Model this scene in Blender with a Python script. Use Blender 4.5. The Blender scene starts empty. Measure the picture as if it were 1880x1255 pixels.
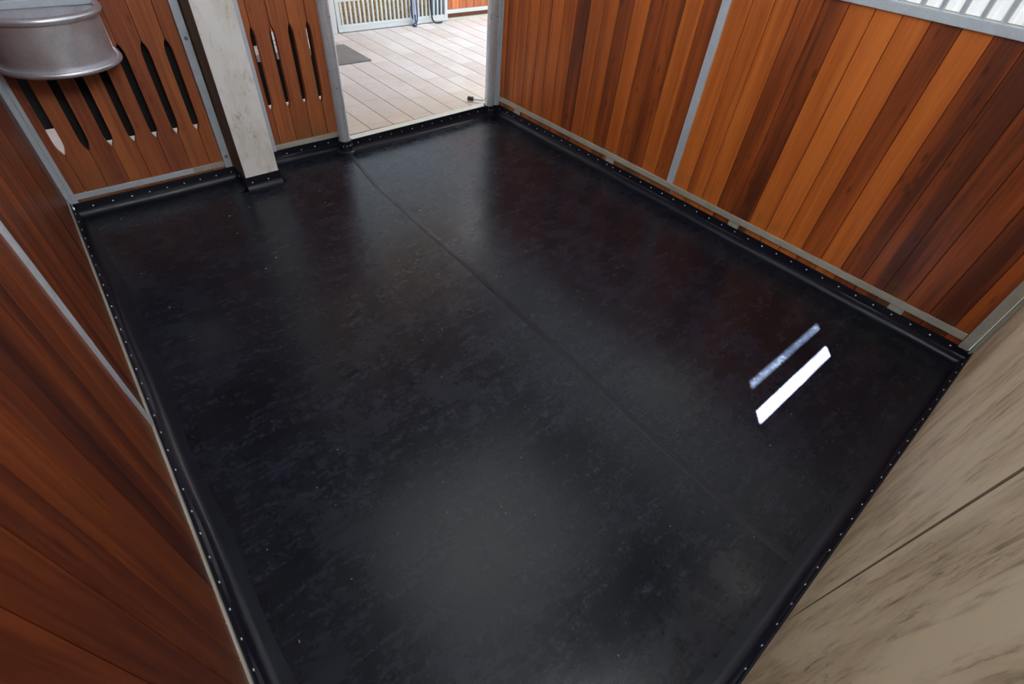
import bpy, bmesh, math, random
from mathutils import Vector, Matrix
random.seed(7)
C = bpy.context.scene.collection
PI = math.pi
# ------------------------------------------------------------------ camera, world, lights
cd = bpy.data.cameras.new('camera'); cam = bpy.data.objects.new('camera', cd); C.objects.link(cam)
cd.sensor_width = 36; cd.sensor_fit = 'HORIZONTAL'; cd.lens = 914.10567/1880*36; cd.clip_start = .02
cam.location = (0.17612, -3.80241, 1.84609); cam.rotation_euler = (0.78777, -0.07301, -0.70233)
bpy.context.scene.camera = cam
W = bpy.data.worlds.new('world'); bpy.context.scene.world = W; W.use_nodes = True
W.node_tree.nodes['Background'].inputs[0].default_value = (.72, .86, 1.0, 1)
W.node_tree.nodes['Background'].inputs[1].default_value = 1.2
def sun(vec, energy, angle):
    l = bpy.data.lights.new('sun', 'SUN'); l.energy = energy; l.angle = math.radians(angle); l.color = (1, .97, .92)
    o = bpy.data.objects.new('sun', l); C.objects.link(o)
    o.rotation_euler = Vector(vec).to_track_quat('-Z', 'Y').to_euler(); o.location = (0, -8, 8)
sun((.442, .371, -1), 1000, .6)
def area(name, loc, vec, sx, sy, power, col=(.90, .95, 1)):
    l = bpy.data.lights.new(name, 'AREA'); l.shape = 'RECTANGLE'; l.size = sx; l.size_y = sy; l.energy = power; l.color = col
    o = bpy.data.objects.new(name, l); C.objects.link(o); o.location = loc
    o.rotation_euler = Vector(vec).to_track_quat('-Z', 'Y').to_euler()
area('aisle_fill', (6.4, 1.5, 3.26), (0, 0, -1), 3.0, 2.2, 240)  # added fill lamp that brightens the aisle, set clear of floor reflections
area('aisle_left_fill', (-2.2, 1.6, 3.26), (0, 0, -1), 2.0, 2.0, 35)  # added fill lamp for the aisle behind the slotted panels
area('sheet_backlight', (5.3, -2.0, 3.26), (0, 0, -1), 2.0, 2.5, 120)  # added lamp that lights the white sheet from behind
area('skylight_stall', (1.75, -2.1, 3.26), (0, 0, -1), 2.1, 1.9, 17)
area('high_window_light', (1.15, -4.02, 2.75), (.16, 1, -.30), 2.2, .6, 80)
vs = bpy.context.scene.view_settings
vs.view_transform = 'Standard'; vs.look = 'None'; vs.exposure = 0.0; vs.gamma = 1; vs.use_curve_mapping = False

# ------------------------------------------------------------------ materials
def newmat(name):
    m = bpy.data.materials.new(name); m.use_nodes = True
    nt = m.node_tree; return m, nt, nt.nodes['Principled BSDF']
def N(nt, t, **kw):
    n = nt.nodes.new(t)
    for k, v in kw.items(): setattr(n, k, v)
    return n
def coords(nt, scale, loc=(0, 0, 0), rot=(0, 0, 0)):
    tc = N(nt, 'ShaderNodeTexCoord'); mp = N(nt, 'ShaderNodeMapping')
    mp.inputs['Scale'].default_value = scale; mp.inputs['Location'].default_value = loc; mp.inputs['Rotation'].default_value = rot
    nt.links.new(tc.outputs['Object'], mp.inputs[0]); return mp.outputs[0]
def noise(nt, vec, scale=1, detail=4, rough=.55, dist=0):
    n = N(nt, 'ShaderNodeTexNoise'); n.inputs['Scale'].default_value = scale; n.inputs['Detail'].default_value = detail
    n.inputs['Roughness'].default_value = rough; n.inputs['Distortion'].default_value = dist
    nt.links.new(vec, n.inputs['Vector']); return n.outputs['Fac']
def ramp(nt, fac, stops):
    r = N(nt, 'ShaderNodeValToRGB'); e = r.color_ramp.elements
    while len(e) < len(stops): e.new(.5)
    for i, (p, c) in enumerate(stops):
        e[i].position = p; e[i].color = (c, c, c, 1) if isinstance(c, (int, float)) else (*c, 1)
    nt.links.new(fac, r.inputs[0]); return r.outputs[0]
def mix(nt, fac, a, b, mode='MIX'):
    m = N(nt, 'ShaderNodeMix', data_type='RGBA', blend_type=mode)
    for s, v in ((m.inputs[0], fac), (m.inputs[6], a), (m.inputs[7], b)):
        if hasattr(v, 'links'): nt.links.new(v, s)
        elif isinstance(v, (int, float)): s.default_value = v
        else: s.default_value = (*v, 1)
    return m.outputs[2]
def mth(nt, op, a, b=0, c=0):
    m = N(nt, 'ShaderNodeMath', operation=op)
    for s, v in zip(m.inputs, (a, b, c)):
        if hasattr(v, 'links'): nt.links.new(v, s)
        else: s.default_value = v
    return m.outputs[0]
def bump(nt, p, h, strength=.2, dist=.01):
    b = N(nt, 'ShaderNodeBump'); b.inputs['Strength'].default_value = strength; b.inputs['Distance'].default_value = dist
    nt.links.new(h, b.inputs['Height']); nt.links.new(b.outputs[0], p.inputs['Normal'])
def sep(nt, vec):
    s = N(nt, 'ShaderNodeSeparateXYZ'); nt.links.new(vec, s.inputs[0]); return s.outputs

def wood_mat(name='hardwood_boards', sat=(1, 1, 1), br=1.25):
    m, nt, p = newmat(name)
    at = N(nt, 'ShaderNodeAttribute', attribute_name='tone'); sd = N(nt, 'ShaderNodeAttribute', attribute_name='seed')
    tone = at.outputs['Fac']; seed = sd.outputs['Fac']
    tc = N(nt, 'ShaderNodeTexCoord')
    def v(scale):
        mp = N(nt, 'ShaderNodeMapping'); mp.inputs['Scale'].default_value = scale
        nt.links.new(tc.outputs['Object'], mp.inputs[0])
        a = N(nt, 'ShaderNodeVectorMath', operation='ADD'); nt.links.new(mp.outputs[0], a.inputs[0])
        cb = N(nt, 'ShaderNodeCombineXYZ'); nt.links.new(mth(nt, 'MULTIPLY', seed, 37.0), cb.inputs[2]); nt.links.new(mth(nt, 'MULTIPLY', seed, 11.0), cb.inputs[0])
        nt.links.new(cb.outputs[0], a.inputs[1]); return a.outputs[0]
    broad = noise(nt, v((9, 9, .55)), 1, 2, .5)
    fine = noise(nt, v((60, 60, 2.2)), 1, 4, .6)
    pores = noise(nt, v((330, 330, 9)), 1, 2, .5)
    t = mth(nt, 'ADD', tone, mth(nt, 'MULTIPLY', mth(nt, 'SUBTRACT', broad, .5), br))
    t = mth(nt, 'ADD', t, mth(nt, 'MULTIPLY', mth(nt, 'SUBTRACT', fine, .5), .62))
    t = mth(nt, 'ADD', t, mth(nt, 'MULTIPLY', mth(nt, 'SUBTRACT', pores, .5), .22))
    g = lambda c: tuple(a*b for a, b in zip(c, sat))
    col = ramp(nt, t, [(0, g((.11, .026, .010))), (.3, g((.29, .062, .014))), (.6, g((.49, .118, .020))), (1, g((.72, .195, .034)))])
    # dark knots and stains, mostly on the dark boards
    vo = N(nt, 'ShaderNodeTexVoronoi'); vo.inputs['Scale'].default_value = 1; nt.links.new(v((17, 17, 6)), vo.inputs['Vector'])
    kn = ramp(nt, vo.outputs['Distance'], [(.0, 1), (.23, 0)])
    kn = mth(nt, 'MULTIPLY', kn, ramp(nt, tone, [(.2, .9), (.5, .12)]))
    col = mix(nt, kn, col, (.045, .010, .006))
    # pale scuffs
    sc = noise(nt, coords(nt, (30, 30, 14)), 1, 5, .7)
    col = mix(nt, ramp(nt, sc, [(.70, 0), (.80, .28)]), col, (.55, .36, .27))
    # grime at the foot of the boards
    z = sep(nt, tc.outputs['Object'])[2]
    gr = mth(nt, 'MULTIPLY', ramp(nt, z, [(.14, .55), (.30, 0)]), ramp(nt, noise(nt, coords(nt, (3, 3, 9)), 1, 4), [(.45, 0), (.65, 1)]))
    col = mix(nt, gr, col, (.20, .125, .045))
    nt.links.new(col, p.inputs['Base Color'])
    nt.links.new(ramp(nt, fine, [(.3, .33), (.7, .47)]), p.inputs['Roughness'])
    p.inputs['Specular IOR Level'].default_value = .38
    bump(nt, p, fine, .10, .002)
    return m
def galv_mat(name, base=(.40, .45, .50), dirt=.0, metal=.55, rough=.42):
    m, nt, p = newmat(name)
    vo = N(nt, 'ShaderNodeTexVoronoi'); vo.inputs['Scale'].default_value = 60; nt.links.new(coords(nt, (1, 1, 1)), vo.inputs['Vector'])
    n = noise(nt, coords(nt, (14, 14, 14)), 1, 5, .6)
    lo = tuple(c*.78 for c in base); hi = tuple(min(1, c*1.18) for c in base)
    col = mix(nt, mth(nt, 'ADD', mth(nt, 'MULTIPLY', n, .75), mth(nt, 'MULTIPLY', vo.outputs['Distance'], .25)), lo, hi)
    if dirt:
        d = ramp(nt, noise(nt, coords(nt, (5, 5, 9)), 1, 6, .65), [(.5-dirt*.3, 0), (.72, 1)])
        col = mix(nt, mth(nt, 'MULTIPLY', d, .75), col, (.33, .27, .17))
    nt.links.new(col, p.inputs['Base Color']); p.inputs['Metallic'].default_value = metal
    nt.links.new(ramp(nt, n, [(.3, rough-.08), (.7, rough+.12)]), p.inputs['Roughness'])
    return m
def plain(name, col, rough=.6, metal=0, spec=.5, var=.15, sc=8):
    m, nt, p = newmat(name)
    n = noise(nt, coords(nt, (sc, sc, sc)), 1, 5)
    nt.links.new(mix(nt, n, tuple(c*(1-var) for c in col), tuple(min(1, c*(1+var)) for c in col)), p.inputs['Base Color'])
    p.inputs['Roughness'].default_value = rough; p.inputs['Metallic'].default_value = metal; p.inputs['Specular IOR Level'].default_value = spec
    return m
def rubber_mat():
    m, nt, p = newmat('black_rubber_sheet')
    big = noise(nt, coords(nt, (1.1, 1.1, 1.1), (3, 1, 0)), 1, 6, .62, .4)
    mid = noise(nt, coords(nt, (4.2, 4.2, 4.2)), 1, 9, .74, .25)
    sm = noise(nt, coords(nt, (26, 26, 26)), 1, 6, .7, 1.2)
    st = noise(nt, coords(nt, (3.5, 22, 5), rot=(0, 0, .7)), 1, 6, .7, 1.0)
    dust = mth(nt, 'MULTIPLY', ramp(nt, mid, [(.30, .10), (.90, 1)]), ramp(nt, big, [(.30, .08), (.72, 1)]))
    dust = mth(nt, 'ADD', mth(nt, 'MULTIPLY', dust, 1.0), mth(nt, 'MULTIPLY', mth(nt, 'MULTIPLY', ramp(nt, sm, [(.42, 0), (.75, 1)]), ramp(nt, st, [(.42, 0), (.70, 1)])), 1.3))
    # two dusty pale patches that paint in the reflected skylight and sheet glow
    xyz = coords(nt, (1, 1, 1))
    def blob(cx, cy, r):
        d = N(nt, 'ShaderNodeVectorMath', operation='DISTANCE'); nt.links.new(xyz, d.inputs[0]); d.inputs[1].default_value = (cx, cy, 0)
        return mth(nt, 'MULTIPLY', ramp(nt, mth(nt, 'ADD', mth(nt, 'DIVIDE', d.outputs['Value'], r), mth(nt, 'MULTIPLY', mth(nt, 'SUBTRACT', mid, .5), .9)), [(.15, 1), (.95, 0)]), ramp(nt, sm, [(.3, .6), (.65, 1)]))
    glow_patch = mth(nt, 'ADD', blob(.70, -3.18, .42), blob(1.95, -3.15, .30))
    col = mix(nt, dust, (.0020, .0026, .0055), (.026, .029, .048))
    col = mix(nt, mth(nt, 'MULTIPLY', glow_patch, .5), col, (.040, .046, .042))
    nt.links.new(col, p.inputs['Base Color'])
    r = mth(nt, 'ADD', mth(nt, 'MULTIPLY', dust, .10), ramp(nt, mid, [(.2, .19), (.8, .28)]))
    nt.links.new(r, p.inputs['Roughness']); p.inputs['Specular IOR Level'].default_value = .36
    bump(nt, p, mth(nt, 'ADD', mid, mth(nt, 'MULTIPLY', sm, .12)), .08, .006)
    return m
def upstand_mat():
    m, nt, p = newmat('black_rubber_upstand')
    n = noise(nt, coords(nt, (9, 9, 9)), 1, 6, .6)
    nt.links.new(mix(nt, n, (.0025, .0032, .007), (.010, .012, .024)), p.inputs['Base Color'])
    nt.links.new(ramp(nt, n, [(.3, .30), (.7, .45)]), p.inputs['Roughness']); p.inputs['Specular IOR Level'].default_value = .45
    bump(nt, p, noise(nt, coords(nt, (4, 4, 4)), 1, 3), .25, .02)
    return m
def cream_mat(name, base, stain, amount=.5, scale=(5, 5, 2), streaks=False):
    m, nt, p = newmat(name)
    n1 = noise(nt, coords(nt, scale), 1, 7, .62, .3); n2 = noise(nt, coords(nt, tuple(s*5 for s in scale)), 1, 6, .7, .4)
    n3 = noise(nt, coords(nt, (1.2, 1.2, .8), (5, 2, 1)), 1, 4)
    col = mix(nt, n3, tuple(c*.9 for c in base), tuple(min(1, c*1.07) for c in base))
    col = mix(nt, mth(nt, 'MULTIPLY', ramp(nt, n1, [(.45, 0), (.72, 1)]), amount*.6), col, stain)
    col = mix(nt, mth(nt, 'MULTIPLY', mth(nt, 'MULTIPLY', ramp(nt, n2, [(.55, 0), (.72, 1)]), ramp(nt, n1, [(.4, 0), (.6, 1)])), amount), col, tuple(c*.55 for c in stain))
    if streaks:
        n4 = noise(nt, coords(nt, (38, 38, 4.5), rot=(0, .12, 0)), 1, 5, .6, .3)
        col = mix(nt, mth(nt, 'MULTIPLY', ramp(nt, n4, [(.55, 0), (.72, 1)]), ramp(nt, n1, [(.40, 0), (.58, .95)])), col, tuple(c*.6 for c in stain))
        z = sep(nt, coords(nt, (1, 1, 1)))[2]
        col = mix(nt, mth(nt, 'MULTIPLY', ramp(nt, z, [(.08, .5), (.55, 0)]), ramp(nt, n1, [(.3, .3), (.6, 1)])), col, tuple(c*.8 for c in stain))
    nt.links.new(col, p.inputs['Base Color']); p.inputs['Roughness'].default_value = .62; p.inputs['Specular IOR Level'].default_value = .3
    bump(nt, p, n2, .12, .004)
    return m
def paver_mat():
    m, nt, p = newmat('pale_clay_pavers')
    at = N(nt, 'ShaderNodeAttribute', attribute_name='tone')
    n = noise(nt, coords(nt, (5, 5, 5)), 1, 7, .65); n2 = noise(nt, coords(nt, (1.3, 1.3, 1.3)), 1, 4)
    col = mix(nt, at.outputs['Fac'], (.46, .43, .41), (.57, .55, .545))
    col = mix(nt, ramp(nt, n, [(.42, 0), (.72, .55)]), col, (.42, .34, .28))
    col = mix(nt, ramp(nt, n2, [(.4, 0), (.65, .4)]), col, (.56, .55, .57))
    sp = noise(nt, coords(nt, (70, 70, 70)), 1, 2); col = mix(nt, ramp(nt, sp, [(.68, 0), (.74, .5)]), col, (.25, .2, .16))
    y = sep(nt, coords(nt, (1, 1, 1)))[1]
    col = mix(nt, mth(nt, 'MULTIPLY', ramp(nt, mth(nt, 'MULTIPLY', y, .5), [(.02, .55), (.5, 0)]), ramp(nt, n, [(.3, .4), (.6, 1)])), col, (.56, .42, .27))
    nt.links.new(col, p.inputs['Base Color']); p.inputs['Roughness'].default_value = .75; bump(nt, p, n, .15, .004)
    return m
M = dict(
    wood=wood_mat(), wood_far=wood_mat('far_hardwood_boards', (1.15, 1.5, 3.2)), wood_front=wood_mat('front_hardwood_boards', (1.0, 1.3, 2.6), .6), wood_left=wood_mat('shaded_hardwood_boards', (.44, .40, .45), 1.2),  # left wall copy is darkened to paint in shade towards the frame edge
    galv=galv_mat('galvanised_steel', (.60, .66, .72), 0, .25, .46), galv_dirty=galv_mat('stained_galvanised_steel', (.52, .52, .47), .8, .15, .6),
    tube=galv_mat('galvanised_tube', (.66, .70, .75), .0, .55, .33), steel=galv_mat('brushed_steel', (.80, .80, .88), 0, .75, .36),
    white_metal=plain('pale_galvanised_gate', (.66, .71, .74), .42, .25, var=.08),
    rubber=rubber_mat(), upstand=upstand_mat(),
    column=cream_mat('whitewashed_timber', (.88, .85, .82), (.52, .41, .26), .9, (6, 6, 3)),
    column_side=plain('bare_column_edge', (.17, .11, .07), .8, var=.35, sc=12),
    back=cream_mat('stained_cream_panel', (.90, .74, .50), (.42, .28, .14), 1.0, (7, 7, 2.6), True),
    paver=paver_mat(), joint=plain('sandy_joint', (.13, .08, .05), .9),
    concrete=plain('pale_concrete_sill', (.60, .60, .53), .8, var=.15, sc=20),
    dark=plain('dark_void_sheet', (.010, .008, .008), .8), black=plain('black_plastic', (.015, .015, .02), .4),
    blue=plain('navy_rope', (.035, .05, .13), .7, sc=60), paleblue=plain('pale_blue_rope', (.45, .55, .72), .7, sc=60),
    rivet=plain('bright_rivet', (.85, .88, .95), .3, .3, var=.03), bolt=plain('dull_bolt_head', (.30, .33, .36), .4, .8),
    ceil=plain('pale_roof_lining', (.13, .135, .14), .8, var=.06, sc=2), red=plain('reddish_board', (.23, .085, .045), .6, var=.3, sc=14),
    straw=plain('straw', (.42, .30, .12), .8, var=.5, sc=30), strawbed=plain('straw_bed', (.20, .13, .05), .9, var=.7, sc=25),
    sheet=None, matgrey=plain('dark_grey_mat', (.15, .145, .145), .7, var=.35, sc=9), crumb=plain('straw_crumb', (.62, .48, .25), .8),
    soil=plain('dirt_ledge', (.42, .38, .22), .9, var=.4, sc=30),
)
_m, _nt, _p = newmat('white_corrugated_sheet')
_p.inputs['Base Color'].default_value = (.88, .87, .86, 1); _p.inputs['Roughness'].default_value = .5
_tr = N(_nt, 'ShaderNodeBsdfTranslucent'); _tr.inputs[0].default_value = (.95, .95, .97, 1)
_mx = N(_nt, 'ShaderNodeMixShader'); _mx.inputs[0].default_value = .4
_nt.links.new(_p.outputs[0], _mx.inputs[1]); _nt.links.new(_tr.outputs[0], _mx.inputs[2]); _nt.links.new(_mx.outputs[0], _nt.nodes['Material Output'].inputs[0])
M['sheet'] = _m

# ------------------------------------------------------------------ helpers
def obj(name, bm, mat, parent=None, smooth=False, **props):
    me = bpy.data.meshes.new(name); bmesh.ops.recalc_face_normals(bm, faces=bm.faces); bm.to_mesh(me); bm.free()
    for mm in (mat if isinstance(mat, (list, tuple)) else [mat]): me.materials.append(mm)
    if smooth:
        for f in me.polygons: f.use_smooth = True
        me.set_sharp_from_angle(angle=math.radians(35))
    o = bpy.data.objects.new(name, me); C.objects.link(o)
    if parent: o.parent = parent; o.matrix_parent_inverse = Matrix.Translation(-parent.location) if parent.type == 'EMPTY' else Matrix.Identity(4)
    for k, v in props.items(): o[k] = v
    return o
def empty(name, loc=(0, 0, 0), **props):
    o = bpy.data.objects.new(name, None); C.objects.link(o); o.location = loc; o.empty_display_size = .1
    for k, v in props.items(): o[k] = v
    return o
def box(bm, x0, x1, y0, y1, z0, z1, bev=0):
    vs = [bm.verts.new((x, y, z)) for z in (z0, z1) for x, y in ((x0, y0), (x1, y0), (x1, y1), (x0, y1))]
    fs = [bm.faces.new([vs[i] for i in q]) for q in ((3, 2, 1, 0), (4, 5, 6, 7), (0, 1, 5, 4), (1, 2, 6, 5), (2, 3, 7, 6), (3, 0, 4, 7))]
    if bev:
        es = list({e for f in fs for e in f.edges})
        r = bmesh.ops.bevel(bm, geom=es, offset=bev, segments=2, profile=.6, affect='EDGES'); return r['faces']
    return fs
def boxo(name, x0, x1, y0, y1, z0, z1, mat, parent=None, bev=.002, **p):
    bm = bmesh.new(); box(bm, x0, x1, y0, y1, z0, z1, bev); return obj(name, bm, mat, parent, **p)
def obox(bm, a, b, n, t0, t1, z0, z1):
    """box along the floor line a->b, from offset t0 to t1 along n"""
    a, b, n = Vector(a), Vector(b), Vector(n)
    q = [a+n*t0, b+n*t0, b+n*t1, a+n*t1]
    vs = [bm.verts.new((p.x, p.y, z)) for z in (z0, z1) for p in q]
    return [bm.faces.new([vs[i] for i in f]) for f in ((3, 2, 1, 0), (4, 5, 6, 7), (0, 1, 5, 4), (1, 2, 6, 5), (2, 3, 7, 6), (3, 0, 4, 7))]
def sweep(bm, pts, r, seg=10, cap=True, closed=False):
    pts = [Vector(p) for p in pts]; n = len(pts); rings = []; up = Vector((0, 0, 1))
    t0 = (pts[1]-pts[0]).normalized(); u = t0.orthogonal().normalized()
    for i, p in enumerate(pts):
        t = ((pts[(i+1) % n]-pts[i-1]) if closed else (pts[min(i+1, n-1)]-pts[max(i-1, 0)])).normalized()
        u = (u-t*u.dot(t)).normalized(); w = t.cross(u)
        rr = r[i] if isinstance(r, (list, tuple)) else r
        rings.append([bm.verts.new(p+(u*math.cos(a)+w*math.sin(a))*rr) for a in (2*PI*k/seg for k in range(seg))])
    for i in range(n if closed else n-1):
        A, B = rings[i], rings[(i+1) % n]
        for k in range(seg): bm.faces.new((A[k], A[(k+1) % seg], B[(k+1) % seg], B[k]))
    if cap and not closed: bm.faces.new(rings[0][::-1]); bm.faces.new(rings[-1])
def lathe(bm, prof, cx, cy, a0=0, a1=2*PI, seg=32):
    full = abs(a1-a0-2*PI) < 1e-6; cnt = seg if full else seg+1
    cols = [[bm.verts.new((cx+r*math.cos(a0+(a1-a0)*i/seg), cy+r*math.sin(a0+(a1-a0)*i/seg), z)) for r, z in prof] for i in range(cnt)]
    for i in range(cnt if full else cnt-1):
        A, B = cols[i], cols[(i+1) % cnt]
        for k in range(len(prof)-1): bm.faces.new((A[k], B[k], B[k+1], A[k+1]))
def set_tone(bm, faces, tone, seed):
    lt = bm.faces.layers.float.get('tone') or bm.faces.layers.float.new('tone'); ls = bm.faces.layers.float.get('seed') or bm.faces.layers.float.new('seed')
    for f in faces:
        if f.is_valid: f[lt] = tone; f[ls] = seed
def tone_layers(bm): bm.faces.layers.float.new('tone'); bm.faces.layers.float.new('seed')
def plank_wall(name, a, b, n, bounds, tones, z0, z1, mat, parent, th=.035, gap=.0019, seed0=0.):
    """upright planks on the line a->b; n points into the stall; bounds are distances along the line"""
    bm = bmesh.new(); tone_layers(bm)
    a, b = Vector(a), Vector(b); d = (b-a).normalized()
    set_tone(bm, obox(bm, a+d*bounds[0], a+d*bounds[-1], n, -th, -.0085, z0, z1), -1.0, 0)
    for i in range(len(bounds)-1):
        before = set(bm.faces)
        p, q = a+d*(bounds[i]+gap), a+d*(bounds[i+1]-gap)
        c = .0022; nn = Vector(n); dd = Vector((d.x, d.y))
        prof = [(p, -.0095), (p, -c), (p+dd*c, 0), (q-dd*c, 0), (q, -c), (q, -.0095)]
        lo = [bm.verts.new((pp.x+nn.x*t, pp.y+nn.y*t, z0)) for pp, t in prof]; hi = [bm.verts.new((pp.x+nn.x*t, pp.y+nn.y*t, z1)) for pp, t in prof]
        for k in range(5): bm.faces.new((lo[k], lo[k+1], hi[k+1], hi[k]))
        bm.faces.new(lo); bm.faces.new(hi)
        set_tone(bm, [f for f in bm.faces if f not in before], tones[i % len(tones)], seed0+.731*i+.13)
    return obj(name, bm, mat, parent)
RIV = None
def rivets(parent, pts, n, name='rivet', r=.0052):
    global RIV
    if RIV is None:
        bm = bmesh.new(); lathe(bm, [(0, .0035), (.5, .0030), (.85, .0018), (1, 0)], 0, 0, seg=10)
        for v in bm.verts: v.co.x *= .0052; v.co.y *= .0052
        bmesh.ops.remove_doubles(bm, verts=bm.verts, dist=1e-5)
        RIV = bpy.data.meshes.new('rivet'); bm.to_mesh(RIV); bm.free(); RIV.materials.append(M['rivet'])
        for f in RIV.polygons: f.use_smooth = True
    q = Vector((*n, 0)).to_track_quat('Z', 'Y').to_matrix().to_4x4()
    for p in pts:
        o = bpy.data.objects.new(name, RIV); C.objects.link(o); o.parent = parent; o.matrix_basis = Matrix.Translation(p) @ q @ Matrix.Scale(r/.0052, 4)

# ------------------------------------------------------------------ setting geometry
H = .090
def XL(y): return -.022+.0205*y           # foot line of the left wall
YB = -4.078                                # back wall
XR = 3.4
NL = Vector((1, -.0205)).normalized(); NL = (NL.x, NL.y)
# --- floor
bm = bmesh.new(); nx, ny = 60, 70
def gz(x, y):   # slight swells in the laid sheet
    return .0022*math.sin(2.1*x+1.3*y+.7)*math.sin(1.7*y-.6*x)*max(0, min(1, min(x-.1, 3.3-x, -y-.1, y+4)/.3))
vv = [[bm.verts.new((-.14+3.56*i/nx, -4.10+4.20*j/ny, gz(-.14+3.56*i/nx, -4.10+4.20*j/ny))) for j in range(ny+1)] for i in range(nx+1)]
for i in range(nx):
    for j in range(ny): bm.faces.new((vv[i][j], vv[i+1][j], vv[i+1][j+1], vv[i][j+1]))
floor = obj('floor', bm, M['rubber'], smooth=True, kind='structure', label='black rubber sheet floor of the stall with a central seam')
# seam
seam = [(1.80, -.08), (1.723, -.62), (1.692, -1.385), (1.684, -1.814), (1.655, -2.315), (1.643, -2.773), (1.607, -3.155), (1.587, -3.569), (1.580, -3.809), (1.585, -4.02)]
bm = bmesh.new(); pts = []
for k in range(len(seam)-1):
    for s in range(6): t = s/6; pts.append((seam[k][0]*(1-t)+seam[k+1][0]*t, seam[k][1]*(1-t)+seam[k+1][1]*t))
pts.append(seam[-1]); prev = None
for i, (x, y) in enumerate(pts):
    z = gz(x, y); w = .010
    ring = [bm.verts.new((x+o, y, z+hh)) for o, hh in ((-w*2.2, -.0005), (-w*.6, .0022), (0, .0016), (.0015, .0002), (w*.9, .0010), (w*3, -.0005))]
    if prev:
        for k in range(5): bm.faces.new((prev[k], prev[k+1], ring[k+1], ring[k]))
    prev = ring
obj('weld_seam', bm, M['upstand'], floor, label='long seam weld running down the middle of the mat')
# --- rubber upstands
def profile():
    t = .007; r = .042; zt = .034
    p = [(0, H), (t, H), (t, zt+.012)]
    for k in range(1, 9):
        a = PI/2*k/8; p.append((t+r-r*math.cos(a)*1.0, (zt+.012)-(zt+.012)*math.sin(a)+.0015))
    p.append((t+r+.02, .0005)); return p
def upstand(bm, a, b, n, h=H, wob=0., seed=0, m0=0, m1=0, steps=None):
    """m0/m1: slope of the mitre at each end"""
    a, b, n = Vector(a), Vector(b), Vector(n); L = (b-a).length; d = (b-a)/L; st = steps or max(2, int(L/.06)); prev = None
    for i in range(st+1):
        s = L*i/st; c = a+d*s
        w = wob*(.5+.5*math.sin(s*2.3+seed)*math.sin(s*5.1+seed*2))
        ring = []
        for k, (o, z) in enumerate(profile()):
            if z < H-.001 and z > .002 and k > 2: o += w*math.sin(PI*min(1, (H-z)/H))*.6
            if k == len(profile())-1: o += w
            if k < 2: z += h-H
            sh = o*(m0*(1-i/st)-m1*(i/st)) if (m0 or m1) else 0
            q = c+n*o+d*sh; ring.append(bm.verts.new((q.x, q.y, z)))
        if prev:
            for k in range(len(ring)-1): bm.faces.new((prev[k], prev[k+1], ring[k+1], ring[k]))
        prev = ring
def along(a, b, z, step, n, off=.0072, s0=.05):
    a, b, n = Vector(a), Vector(b), Vector(n); L = (b-a).length; d = (b-a)/L; out = []; s = s0
    while s < L-.02: q = a+d*s+n*off; out.append((q.x, q.y, z)); s += step*random.uniform(.97, 1.03)
    return out
# right
ra, rb = (XR-.004, .0), (XR-.004, YB)
bm = bmesh.new(); upstand(bm, ra, rb, (-1, 0), wob=.014, seed=1)
bs_r = obj('baseboard_right', bm, M['upstand'], smooth=True, kind='structure', label='black rubber upstand riveted along the foot of the right timber wall')
ys = [-.024, -.133, -.233, -.344, -.454, -.56, -.664, -.769, -.878, -.985, -1.093, -1.20, -1.31, -1.41, -1.476, -1.551, -1.658, -1.762]
while ys[-1] > -4.0: ys.append(ys[-1]-.1055)
rivets(bs_r, [(XR-.0112, y, .060+(.008 if y < -.6 else 0)) for y in ys[:-1]], (-1, 0))
# left
la, lb = (XL(0), 0), (XL(YB), YB)
bm = bmesh.new(); upstand(bm, la, lb, NL, wob=.03, seed=3)
bs_l = obj('baseboard_left', bm, M['upstand'], smooth=True, kind='structure', label='black rubber upstand riveted along the foot of the left timber wall')
rivets(bs_l, along(la, lb, .062, .105, NL, s0=.09), NL)
# back
bm = bmesh.new(); upstand(bm, (XR, YB), (XL(YB), YB), (0, 1), h=H-.004, wob=.025, seed=5)
bs_b = obj('baseboard_back', bm, M['upstand'], smooth=True, kind='structure', label='black rubber upstand riveted along the foot of the stained cream wall')
rivets(bs_b, along((XR, YB), (XL(YB), YB), .055, .1, (0, 1), s0=.1), (0, 1))
# front (left panel, column, narrow panel, tube collar, doorway)
TL = (1.812, .012); TR = (3.315, .045); RT = .044
bm = bmesh.new()
upstand(bm, (-.01, -.012), (.955, 0), (.0125, -1), h=.088, wob=.012, seed=2)
upstand(bm, (.955, 0), (.955, -.222), (-1, 0), wob=0); upstand(bm, (.948, -.222), (1.193, -.219), (0, -1)); upstand(bm, (1.188, -.219), (1.188, .075), (1, 0), wob=0)
upstand(bm, (1.188, .072), (1.80, .096), (.04, -1), wob=.035, seed=4)
upstand(bm, (1.83, -.012), (3.40, .045), (.035, -1), h=.088, wob=.004, seed=4)
pr = [(RT+.001, .088), (RT+.009, .088), (RT+.009, .03), (RT+.014, .012), (RT+.03, .002)]
lathe(bm, pr, TL[0], TL[1], 0, 2*PI, 40); lathe(bm, pr, TR[0], TR[1], 0, 2*PI, 40)
box(bm, 3.350, 3.402, -.012, .045, .0, .086, .003)
bs_f = obj('baseboard_front', bm, M['upstand'], smooth=True, kind='structure', label='black rubber upstand folded around the front panels, the column and the doorway sill')
rivets(bs_f, along((-.01, -.012), (.955, 0), .055, .105, (.0125, -1), s0=.095), (0, -1))
rivets(bs_f, [(.99, -.2293, .052), (1.10, -.2293, .052)], (0, -1)); rivets(bs_f, [(.9475, -.19, .052), (.9475, -.09, .052)], (-1, 0)); rivets(bs_f, [(1.1955, -.19, .055), (1.1955, -.09, .055)], (1, 0))
rivets(bs_f, along((1.188, .072), (1.80, .096), .058, .115, (.04, -1), s0=.06), (0, -1))
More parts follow.
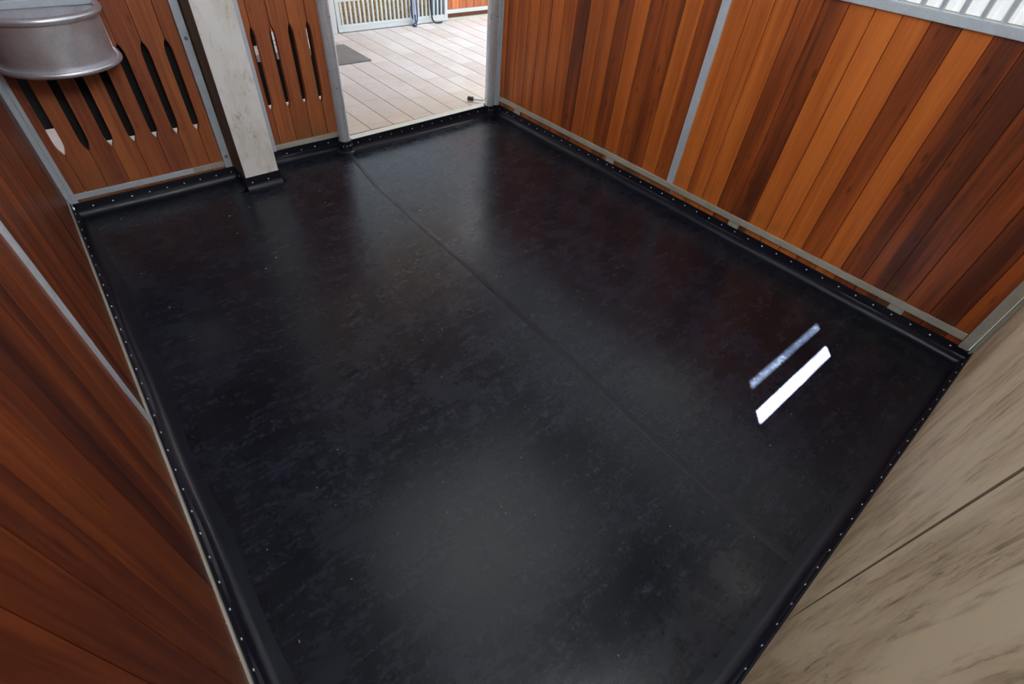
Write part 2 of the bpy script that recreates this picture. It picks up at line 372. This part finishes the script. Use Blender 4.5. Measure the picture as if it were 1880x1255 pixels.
rivets(bs_f, along((1.89, -.010), (3.36, .043), .055, .104, (.035, -1), s0=.02), (0, -1))
for cx, cy in (TL, TR):
    for a in (-2.3, -1.75, -1.2, -.7): rivets(bs_f, [(cx+math.cos(a)*(RT+.0088), cy+math.sin(a)*(RT+.0088), .055)], (math.cos(a), math.sin(a)), r=.0042)

# --- right wall
ROOT = (XR+.02, -2.0, 0)
wr = empty('wall_right', ROOT, kind='structure', label='right stall wall of upright orange-brown boards in a galvanised frame')
t1 = [.50, .44, .46, .42, .50, .52, .46, .18, .50, .58, .16, .72, .28, .27, .74, .27]
b1 = [0, .058]+[.058+.1283*k for k in range(1, 15)]+[2.019]
plank_wall('timber_boards', (XR, .012), (XR, -2), (-1, 0), [0.0]+[v+.012 for v in b1[1:]], t1, .0, 1.42, M['wood'], wr, seed0=1.7)
t2 = [.74, .72, .60, .32, .24, .74, .84, .74, .24, .66, .12, .08, .20, .30, .04, .28]  # board tones; the last ones are lowered to paint the rear corner's shade
b2 = [0, .126]+[.126+.1266*k for k in range(1, 15)]+[2.01]
plank_wall('timber_boards', (XR, -2.03), (XR, YB), (-1, 0), b2, t2, .0, 1.42, M['wood'], wr, seed0=9.3)
boxo('bottom_rail', XR-.013, XR+.03, -4.0, .0, .127, .166, M['galv_dirty'], wr)
boxo('divider_rail', XR-.013, XR+.03, -2.032, -1.977, .166, 1.42, M['galv'], wr)
boxo('corner_rail', XR-.020, XR+.03, -4.052, -4.004, .088, 1.42, M['galv_dirty'], wr)
boxo('corner_rail', XR-.012, XR+.03, -4.075, -4.057, .075, 1.42, M['galv_dirty'], wr)
boxo('end_rail', XR-.012, XR+.03, .0, .022, .09, 1.42, M['galv'], wr)
boxo('top_rail', XR-.016, XR+.045, -4.07, .05, 1.42, 1.462, M['galv'], wr, bev=.003)
for y0, y1 in ((-.312, -.228), (-1.464, -1.380), (-2.612, -2.536), (-3.70, -3.62)): boxo('spacer_block', XR-.009, XR+.01, y0, y1, .082, .128, M['galv_dirty'], wr)
bm = bmesh.new()    # ribbed white sheet behind the bars
yy = YB; prev = None
while yy < .03:
    for dy, dx in ((0, 0), (.018, 0), (.026, .010), (.052, .010), (.060, 0)):
        v = (bm.verts.new((XR+.050+dx, yy+dy, 1.455)), bm.verts.new((XR+.050+dx, yy+dy, 3.28)))
        if prev: bm.faces.new((prev[0], v[0], v[1], prev[1]))
        prev = v
    yy += .078
obj('white_sheet', bm, M['sheet'], wr, label='white sheet behind the grille bars')
for k in range(49):
    y = -.065-.0828*k
    if y < -4.05: break
    bm = bmesh.new(); sweep(bm, [(XR+.018, y, 1.45), (XR+.018, y, 2.25)], .0125, 10); obj('grille_bar', bm, M['tube'], wr, smooth=True)
boxo('upper_rail', XR-.016, XR+.045, -4.07, .05, 2.24, 2.28, M['galv'], wr)
bm = bmesh.new(); box(bm, XR+.030, XR+.046, -4.05, .03, 1.4600, 1.4640); obj('dirt_ledge', bm, M['soil'], wr)

# --- left wall
wl = empty('wall_left', (XL(-2), -2, 0), kind='structure', label='left stall wall of upright brown boards close beside the viewer')
L = Vector((XL(YB), YB))-Vector((XL(0), 0)); LL = L.length
tl = [.18, .42, .36, .5, .30, .46, .24, .42, .30, .22, .40, .34, .25, .44, .52, .36, .28, .40, .50, .44, .30, .38, .26, .34, .42, .30, .40, .36, .55, .40, .5, .4]
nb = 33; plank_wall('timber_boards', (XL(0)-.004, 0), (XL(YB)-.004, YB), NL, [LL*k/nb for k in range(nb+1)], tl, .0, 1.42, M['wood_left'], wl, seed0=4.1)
bm = bmesh.new(); obox(bm, (XL(0), 0), (XL(YB), YB), NL, -.03, .003, .098, .121); obj('bottom_rail', bm, M['galv_dirty'], wl)
bm = bmesh.new(); fs = obox(bm, (XL(-2.04), -2.04), (XL(-2.078), -2.078), NL, -.03, .004, .12, 1.42)
for v in bm.verts: v.co.y -= .085*(v.co.z-.12)
obj('divider_rail', bm, M['galv'], wl)
bm = bmesh.new(); obox(bm, (XL(0), 0), (XL(YB), YB), NL, -.04, .010, 1.42, 1.46); obj('top_rail', bm, M['galv'], wl)
for k in range(48):
    y = -.08-.0828*k; bm = bmesh.new(); sweep(bm, [(XL(y)-.012, y, 1.45), (XL(y)-.012, y, 2.25)], .0125, 8); obj('grille_bar', bm, M['tube'], wl, smooth=True)
bm = bmesh.new(); obox(bm, (XL(0), 0), (XL(YB), YB), NL, -.04, .010, 2.24, 2.28); obj('upper_rail', bm, M['galv'], wl)

# --- back wall with two slit windows (just outside the frame) that let the sun in
wb = empty('wall_back', (1.6, YB, 0), kind='structure', label='cream back wall panel with brown stains and a long vertical crease')
sx0, sx1 = 1.478, 2.246; S = [(1.318, 1.494), (1.70, 1.826)]
bm = bmesh.new(); T = .012
def wpart(x0, x1, z0, z1): box(bm, x0, x1, YB-T, YB, z0, z1)
wpart(-6, 1.268, -.02, 3.4)
wpart(1.2685, sx0, -.02, 3.4); wpart(sx1, 9, -.02, 3.4)
wpart(sx0, sx1, -.02, S[0][0]); wpart(sx0, sx1, S[0][1], S[1][0]); wpart(sx0, sx1, S[1][1], 3.4)
obj('wall_panel', bm, M['back'], wb)
bm = bmesh.new(); sweep(bm, [(1.30, YB-.003, .05), (1.297, YB-.001, .23), (1.272, YB-.001, .7), (1.25, YB-.001, 1.1), (1.23, YB-.001, 1.8)], [.003, .0035, .0045, .005, .005], 8)
obj('panel_crease', bm, plain('grimy_seam', (.23, .18, .12), .8, var=.5, sc=14), wb)
for i, (z0, z1) in enumerate(S):
    w = empty('window_%d' % (i+1), (1.86, YB, z0), kind='structure'); bm = bmesh.new()
    for q in ((sx0-.03, sx1+.03, z0-.03, z0), (sx0-.03, sx1+.03, z1, z1+.03), (sx0-.03, sx0, z0, z1), (sx1, sx1+.03, z0, z1)): box(bm, q[0], q[1], YB-.002, YB+.006, q[2], q[3])
    obj('window_frame', bm, M['galv'], w)

_m, _nt, _p = newmat('sun_dimmer'); _tb = N(_nt, 'ShaderNodeBsdfTransparent'); _tb.inputs[0].default_value = (.36, .39, .38, 1)
_nt.links.new(_tb.outputs[0], _nt.nodes['Material Output'].inputs[0])
boxo('dimming_pane', sx0, sx1, YB-.008, YB-.006, S[1][0], S[1][1], _m, bpy.data.objects['window_2'], bev=0)  # unseen pane added to dim the upper sun strip
# --- ceiling
bm = bmesh.new(); box(bm, -6, 9, YB-.05, 3.4, 3.30, 3.36); obj('ceiling', bm, M['ceil'], kind='structure')

# ------------------------------------------------------------------ front panels
def slot_planks(name, bounds, slots, yf, z0, z1, th, tones, mat, parent, hw, s0=.37, s1=.90, seed0=0):
    """planks with half-slots cut into the edges that meet at a slot; pointed slot ends"""
    bm = bmesh.new(); tone_layers(bm)
    notch = [(0, s0), (.55, s0+.022), (.92, s0+.05), (1, s0+.085), (1, s1-.085), (.92, s1-.05), (.55, s1-.022), (0, s1)]
    for i in range(len(bounds)-1):
        a, b = bounds[i]+.0025, bounds[i+1]-.0025; before = set(bm.faces)
        prof = [(0, z0)]+notch+[(0, z1)]; rows = []
        for t, z in prof:
            xl = a+(hw*t if bounds[i] in slots else 0); xr = b-(hw*t if bounds[i+1] in slots else 0)
            rows.append([bm.verts.new(q) for q in ((xl, yf, z), (xr, yf, z), (xr, yf+th, z), (xl, yf+th, z))])
        for A, B in zip(rows[:-1], rows[1:]):
            for k in range(4): bm.faces.new((A[k], A[(k+1) % 4], B[(k+1) % 4], B[k]))
        bm.faces.new(rows[0]); bm.faces.new(rows[-1])
        if bounds[i] in slots:      # tongue behind each joint
            for c0, c1 in ((z0, s0), (s1, z1)): set_tone(bm, box(bm, a-.008, a+.004, yf+.014, yf+.02, c0, c1), -1.0, .3)
        set_tone(bm, [f for f in bm.faces if f not in before], tones[i % len(tones)], seed0+.61*i)
    return obj(name, bm, mat, parent)
pl = empty('slotted_panel', (.46, 0, .09), label='wide brown timber panel with seven long slots, left of the pale column, behind the feeder', category='stall panel')
g = [round(.086+.1215*k, 4) for k in range(7)]
slot_planks('slotted_boards', [.022]+g+[.897], g, .0, .088, 1.42, .035, [.36, .40, .35, .44, .38, .34, .42, .45], M['wood_front'], pl, .019, seed0=.4)
boxo('bottom_rail', .024, .897, -.006, .04, .103, .139, M['galv'], pl)
bm = bmesh.new(); box(bm, .70, .897, -.0075, .0, .1035, .1385, .001); obj('stained_rail_end', bm, M['galv_dirty'], pl, label='rail end stained with dry dirt')
boxo('top_rail', .024, .897, -.006, .04, 1.42, 1.46, M['galv'], pl)
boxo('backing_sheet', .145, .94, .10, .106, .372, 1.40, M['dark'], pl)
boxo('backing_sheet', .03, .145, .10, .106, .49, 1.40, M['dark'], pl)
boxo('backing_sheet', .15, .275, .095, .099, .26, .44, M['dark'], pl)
boxo('reflection_screen', .03, .94, .055, .085, 1.46, 3.29, M['wood_left'], pl)  # unseen dark boards added to darken the floor's reflection
# corner post (channel)
cp = empty('corner_post', (0, .01, .07), label='galvanised channel post in the far left corner of the stall', category='post')
bm = bmesh.new(); box(bm, -.050, -.012, -.004, .03, .070, 2.25, .002); box(bm, -.014, .004, -.001, .03, .070, 2.25); box(bm, .002, .024, -.008, .03, .070, 2.25, .002)
obj('channel', bm, M['galv'], cp)
# right post of the wide panel
pp = empty('panel_post', (.92, 0, .09), label='galvanised flat post with two bolts, left of the pale column', category='post')
boxo('flat_post', .899, .946, -.012, .04, .092, 2.25, M['galv'], pp, bev=.004)
def bolt(parent, x, y, z):
    bm = bmesh.new(); lathe(bm, [(0, .0055), (.008, .005), (.0105, .002), (.011, 0)], 0, 0, seg=14); bmesh.ops.remove_doubles(bm, verts=bm.verts, dist=1e-5)
    bmesh.ops.rotate(bm, verts=bm.verts, matrix=Matrix.Rotation(PI/2, 3, 'X')); bmesh.ops.translate(bm, verts=bm.verts, vec=(x, y, z)); obj('bolt_head', bm, M['bolt'], parent, smooth=True)
for z in (.170, .895): bolt(pp, .925, -.012, z)
bolt(pp, .925, -.012, 1.28)
# column
co = empty('column', (1.07, -.07, 0), label='square whitewashed column with grubby edges between the two slotted panels', category='column')
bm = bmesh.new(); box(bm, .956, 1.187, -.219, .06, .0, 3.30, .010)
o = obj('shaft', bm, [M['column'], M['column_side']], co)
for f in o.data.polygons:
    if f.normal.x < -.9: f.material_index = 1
# narrow panel
pn = empty('slotted_panel', (1.54, .085, .09), label='narrow brown timber panel with four slots between the pale column and the doorway', category='stall panel')
g2 = [1.336, 1.463, 1.588, 1.713]
slot_planks('slotted_boards', [1.235]+g2+[1.80], g2, .082, .09, 1.42, .035, [.44, .40, .46, .42, .47], M['wood_front'], pn, .0165, seed0=3.3)
boxo('bottom_rail', 1.29, 1.80, .074, .12, .094, .131, M['galv_dirty'], pn)
boxo('side_rail', 1.262, 1.292, .068, .12, .09, 1.46, M['galv'], pn)
boxo('top_rail', 1.29, 1.80, .074, .12, 1.42, 1.46, M['galv'], pn)
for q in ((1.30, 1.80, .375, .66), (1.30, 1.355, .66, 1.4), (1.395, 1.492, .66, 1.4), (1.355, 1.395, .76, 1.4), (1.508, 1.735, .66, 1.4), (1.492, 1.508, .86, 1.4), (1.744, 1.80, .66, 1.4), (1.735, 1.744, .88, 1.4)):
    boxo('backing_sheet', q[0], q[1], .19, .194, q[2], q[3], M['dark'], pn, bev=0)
# door tubes
def tube(label, cx, cy, lean=(0, 0)):
    t = empty('door_post', (cx, cy, .07), label=label, category='post')
    bm = bmesh.new(); sweep(bm, [(cx+lean[0]*k/6, cy+lean[1]*k/6, .07+2.3*k/6) for k in range(7)], RT, 32); obj('tube', bm, M['tube'], t, smooth=True); return t
tl_ = tube('round galvanised tube post on the left side of the doorway', *TL)
tr_ = tube('round galvanised tube post on the right side of the doorway, beside the board wall', *TR)
boxo('flat_flange', 3.358, 3.372, .01, .05, .085, 2.3, M['galv'], tr_); boxo('flat_flange', 3.378, 3.386, -.006, .05, .085, 2.3, M['galv'], tr_)
# rod end by the right door post
ds = empty('drop_bolt', (3.27, .22, .09), label='small black capped bolt stub on the pavers beside the right door post', category='bolt')
bm = bmesh.new(); sweep(bm, [(3.305, .115, .105), (3.235, .20, .105)], .010, 10); obj('rod', bm, M['white_metal'], ds, smooth=True)
bm = bmesh.new(); sweep(bm, [(3.240, .195, .105), (3.205, .238, .105)], .019, 8); obj('cap', bm, M['black'], ds)

# ------------------------------------------------------------------ feeder
fx, fy, fr_ = .288, -.10, .247
fe = empty('feed_trough', (fx, -.02, .87), label='brushed steel feed trough with rolled rims hung on the slotted panel', category='feeder')
def dpath(r, z, y1=-.018, seg=40):
    pts = [(fx-r, y1, z)]+[(fx+r*math.cos(a), fy+r*math.sin(a), z) for a in (PI+PI*k/seg for k in range(seg+1))]+[(fx+r, y1, z)]; return pts
bm = bmesh.new()
for inner in (0, 1):
    rr = fr_-.004*inner; A = [bm.verts.new(p) for p in dpath(rr, .875)]; B = [bm.verts.new(p) for p in dpath(rr+.003, 1.105)]
    for k in range(len(A)-1): bm.faces.new((A[k], A[k+1], B[k+1], B[k]))
bm.faces.new([bm.verts.new(p) for p in dpath(fr_-.001, .885)])
obj('trough_body', bm, M['steel'], fe, smooth=True)
def bead(name, r, z, m):
    bm = bmesh.new(); sweep(bm, dpath(r, z), m, 14); obj(name, bm, M['steel'], fe, smooth=True)
bead('rolled_rim', .262, 1.108, .0165); bead('base_bead', .262, .880, .0145)
boxo('back_plate', fx-.27, fx+.262, -.016, -.004, .86, 1.10, M['steel'], fe); boxo('back_lip', fx-.27, fx+.262, -.030, -.004, 1.097, 1.134, M['galv'], fe, bev=.004)

# ------------------------------------------------------------------ aisle
bm = bmesh.new(); tone_layers(bm); rnd = random.Random(3)
jx = 2.098-.2125*14; col = 0
while jx < 8.5:
    y = .105-rnd.random()*.42 if col % 2 else .105-rnd.random()*.6
    while y < 2.86:
        y1 = y+.44
        a, b = max(y, .094+.03*(jx-1.8)/1.6 if jx > 1.7 else .11), min(y1, 2.86)
        if b-a > .02:
            bf = set(bm.faces); box(bm, jx+.0035, jx+.2085, a+.001, b-.001, .05, .080)
            set_tone(bm, [f for f in bm.faces if f not in bf], rnd.random(), 0)
        y = y1
    jx += .2125; col += 1
ai = empty('floor_aisle', (3, 1.5, .08), kind='structure', label='pale paved aisle floor beyond the doorway')
obj('pavers', bm, M['paver'], ai)
boxo('joint_bed', 1.84, 3.4, .055, .14, .0, .0775, M['joint'], ai, bev=0)
boxo('joint_bed', -3, 8.6, .135, 6.5, .0, .0775, M['joint'], ai, bev=0)
bm = bmesh.new(); a_, b_ = Vector((1.83, -.010)), Vector((3.37, .047))
obox(bm, a_, b_, (-.035, 1), 0, .075, .0, .0845); sill = obj('door_sill', bm, M['concrete'], label='pale concrete door sill between the doorway posts', category='sill')
# mat on the aisle
bm = bmesh.new(); box(bm, 1.55, 2.985, 1.69, 2.33, .0805, .092, .003); obj('rubber_mat', bm, M['matgrey'], label='dark grey rubber mat on the aisle pavers beyond the left door post', category='mat')
# far side
fw = empty('wall_far', (5, 2.85, .08), kind='structure', label='far side of the aisle, brown boards above a pale rail')
tf = [.55, .5, .58, .52, .56, .5]
plank_wall('timber_boards', (4.80, 2.83), (8.6, 2.83), (0, -1), [.0]+[.062+.1225*k for k in range(31)], tf, .2, 1.5, M['wood_far'], fw, seed0=5)
boxo('kick_board', 4.76, 8.6, 2.84, 2.87, .10, .165, M['red'], fw); boxo('bottom_rail', 4.76, 8.6, 2.79, 2.87, .160, .197, M['white_metal'], fw)
boxo('floor_trim', 4.74, 8.6, 2.80, 2.87, .08, .102, M['concrete'], fw)
plank_wall('timber_boards', (-3, 2.83), (3.02, 2.83), (0, -1), [.1225*k for k in range(50)], tf, .16, 1.5, M['wood_far'], fw, seed0=8)
boxo('bottom_rail', -3, 3.02, 2.79, 2.87, .09, .16, M['white_metal'], fw)
# gate
gt = empty('barred_gate', (3.95, 2.8, .08), label='pale galvanised gate of close upright bars across the aisle, straw behind it', category='gate')
boxo('gate_post', 3.070, 3.135, 2.77, 2.85, .08, 1.4, M['white_metal'], gt, bev=.012)
boxo('gate_frame', 3.150, 3.195, 2.78, 2.82, .09, 1.35, M['white_metal'], gt, bev=.004); boxo('gate_frame', 4.705, 4.752, 2.775, 2.82, .095, 1.35, M['white_metal'], gt, bev=.004)
boxo('gate_frame', 3.150, 4.752, 2.782, 2.82, .118, .158, M['white_metal'], gt, bev=.004); boxo('gate_frame', 3.150, 4.752, 2.770, 2.82, .088, .117, M['white_metal'], gt, bev=.004)
boxo('gate_frame', 3.195, 3.46, 2.782, 2.82, .398, .44, M['white_metal'], gt); boxo('gate_frame', 3.150, 4.752, 2.782, 2.82, 1.31, 1.35, M['white_metal'], gt)
for k in range(25):
    x = 3.226+.0598*k; bm = bmesh.new(); box(bm, x-.0105, x+.0105, 2.79, 2.81, .155, 1.32, .003); obj('gate_bar', bm, M['white_metal'], gt)
# straw behind the gate
bm = bmesh.new(); r_ = random.Random(5); nxx, nyy = 40, 26
vv = [[bm.verts.new((3.0+2.0*i/nxx, 2.88+2.6*j/nyy, .09+.12*min(1, j/8)+r_.random()*.05)) for j in range(nyy+1)] for i in range(nxx+1)]
for i in range(nxx):
    for j in range(nyy): bm.faces.new((vv[i][j], vv[i+1][j], vv[i+1][j+1], vv[i][j+1]))
sb = empty('straw_bedding', (4, 4, .1), kind='stuff', label='loose golden straw bedding seen through the pale gate bars', category='straw')
obj('straw_bed', bm, M['strawbed'], sb)
bm = bmesh.new()
for k in range(2600):
    x, y = 3.02+1.9*r_.random(), 2.89+2.3*r_.random(); z = .14+.12*min(1, (y-2.88)/.8)+r_.random()*.05
    d = Vector((r_.uniform(-1, 1), r_.uniform(-1, 1), r_.uniform(-.3, .5))).normalized()*r_.uniform(.03, .09); w = Vector((r_.uniform(-1, 1), r_.uniform(-1, 1), 1)).normalized()*.0022
    p = Vector((x, y, z)); q = [p-w, p+d-w, p+d+w, p+w]; s = Vector((w.y, -w.z, w.x))
    v8 = [bm.verts.new(c) for c in q]+[bm.verts.new(c+s) for c in q]
    for f in ((0, 1, 2, 3), (7, 6, 5, 4), (0, 4, 5, 1), (3, 2, 6, 7)): bm.faces.new([v8[i] for i in f])
obj('straw_stems', bm, M['straw'], sb)
boxo('rubber_curtain', 4.50, 4.70, 2.835, 2.86, .08, 1.2, plain('blue_grey_sheet', (.12, .17, .24), .5), None, label='blue-grey sheet behind the right end of the gate bars', category='sheet')
# ropes
def rope(label, strands):
    t = empty('lead_rope', strands[0][0][0], label=label, category='rope')
    for pts, r, m in strands:
        P = [Vector(p) for p in pts]; out = []
        for i in range(len(P)-1):
            p0, p1, p2, p3 = P[max(i-1, 0)], P[i], P[i+1], P[min(i+2, len(P)-1)]
            for s in range(8):
                u = s/8; out.append(.5*((2*p1)+(p2-p0)*u+(2*p0-5*p1+4*p2-p3)*u*u+(3*p1-p0-3*p2+p3)*u**3))
        out.append(P[-1]); bm = bmesh.new(); sweep(bm, out, r, 8); obj('strand', bm, M[m], t, smooth=True)
Y = 2.755
rope('navy and pale blue looped lead rope hanging over the gate bars', [
    ([(4.245, Y, .9), (4.246, Y, .36), (4.243, Y-.01, .17), (4.225, Y-.02, .12), (4.17, Y-.03, .096), (4.155, Y-.05, .094), (4.17, Y-.08, .094), (4.20, Y-.06, .094), (4.215, Y-.02, .13), (4.222, Y, .20)], .011, 'blue'),
    ([(4.222, Y-.015, .9), (4.224, Y-.015, .36), (4.225, Y-.018, .17), (4.205, Y-.03, .11), (4.185, Y-.06, .096), (4.190, Y-.09, .094)], .0065, 'paleblue'),
    ([(4.165, Y, .9), (4.168, Y-.01, .36), (4.160, Y-.01, .28), (4.168, Y-.01, .20), (4.178, Y-.01, .16)], .011, 'blue'),
    ([(4.185, Y-.01, .9), (4.188, Y-.01, .36), (4.186, Y-.012, .16), (4.16, Y-.02, .12)], .0065, 'paleblue')])
rope('black lead rope hanging down the gate with its end curled on the pavers', [
    ([(4.462, Y, .9), (4.466, Y, .34), (4.476, Y, .20), (4.482, Y-.01, .13), (4.51, Y-.03, .097), (4.56, Y-.05, .094), (4.605, Y-.05, .094)], .0105, 'black')])
# crumbs on the mat
bm = bmesh.new(); r_ = random.Random(11)
for k in range(110):
    x, y = r_.uniform(.05, 3.25), r_.uniform(-3.9, -.1); s = r_.uniform(.0012, .0028)*(1.3 if y > -1.5 else .8); a = r_.random()*PI
    z = gz(x, y); l = s*r_.uniform(1, 2.2)
    vs_ = [bm.verts.new((x+math.cos(a)*u*l-math.sin(a)*v*s*.6, y+math.sin(a)*u*l+math.cos(a)*v*s*.6, z+zz)) for zz in (.0002, .0018) for u, v in ((-1, -1), (1, -1), (1, 1), (-1, 1))]
    for f in ((4, 5, 6, 7), (0, 1, 5, 4), (1, 2, 6, 5), (2, 3, 7, 6), (3, 0, 4, 7)): bm.faces.new([vs_[i] for i in f])
obj('straw_crumbs', bm, M['crumb'], kind='stuff', label='tiny pale straw crumbs scattered over the black rubber floor', category='straw')
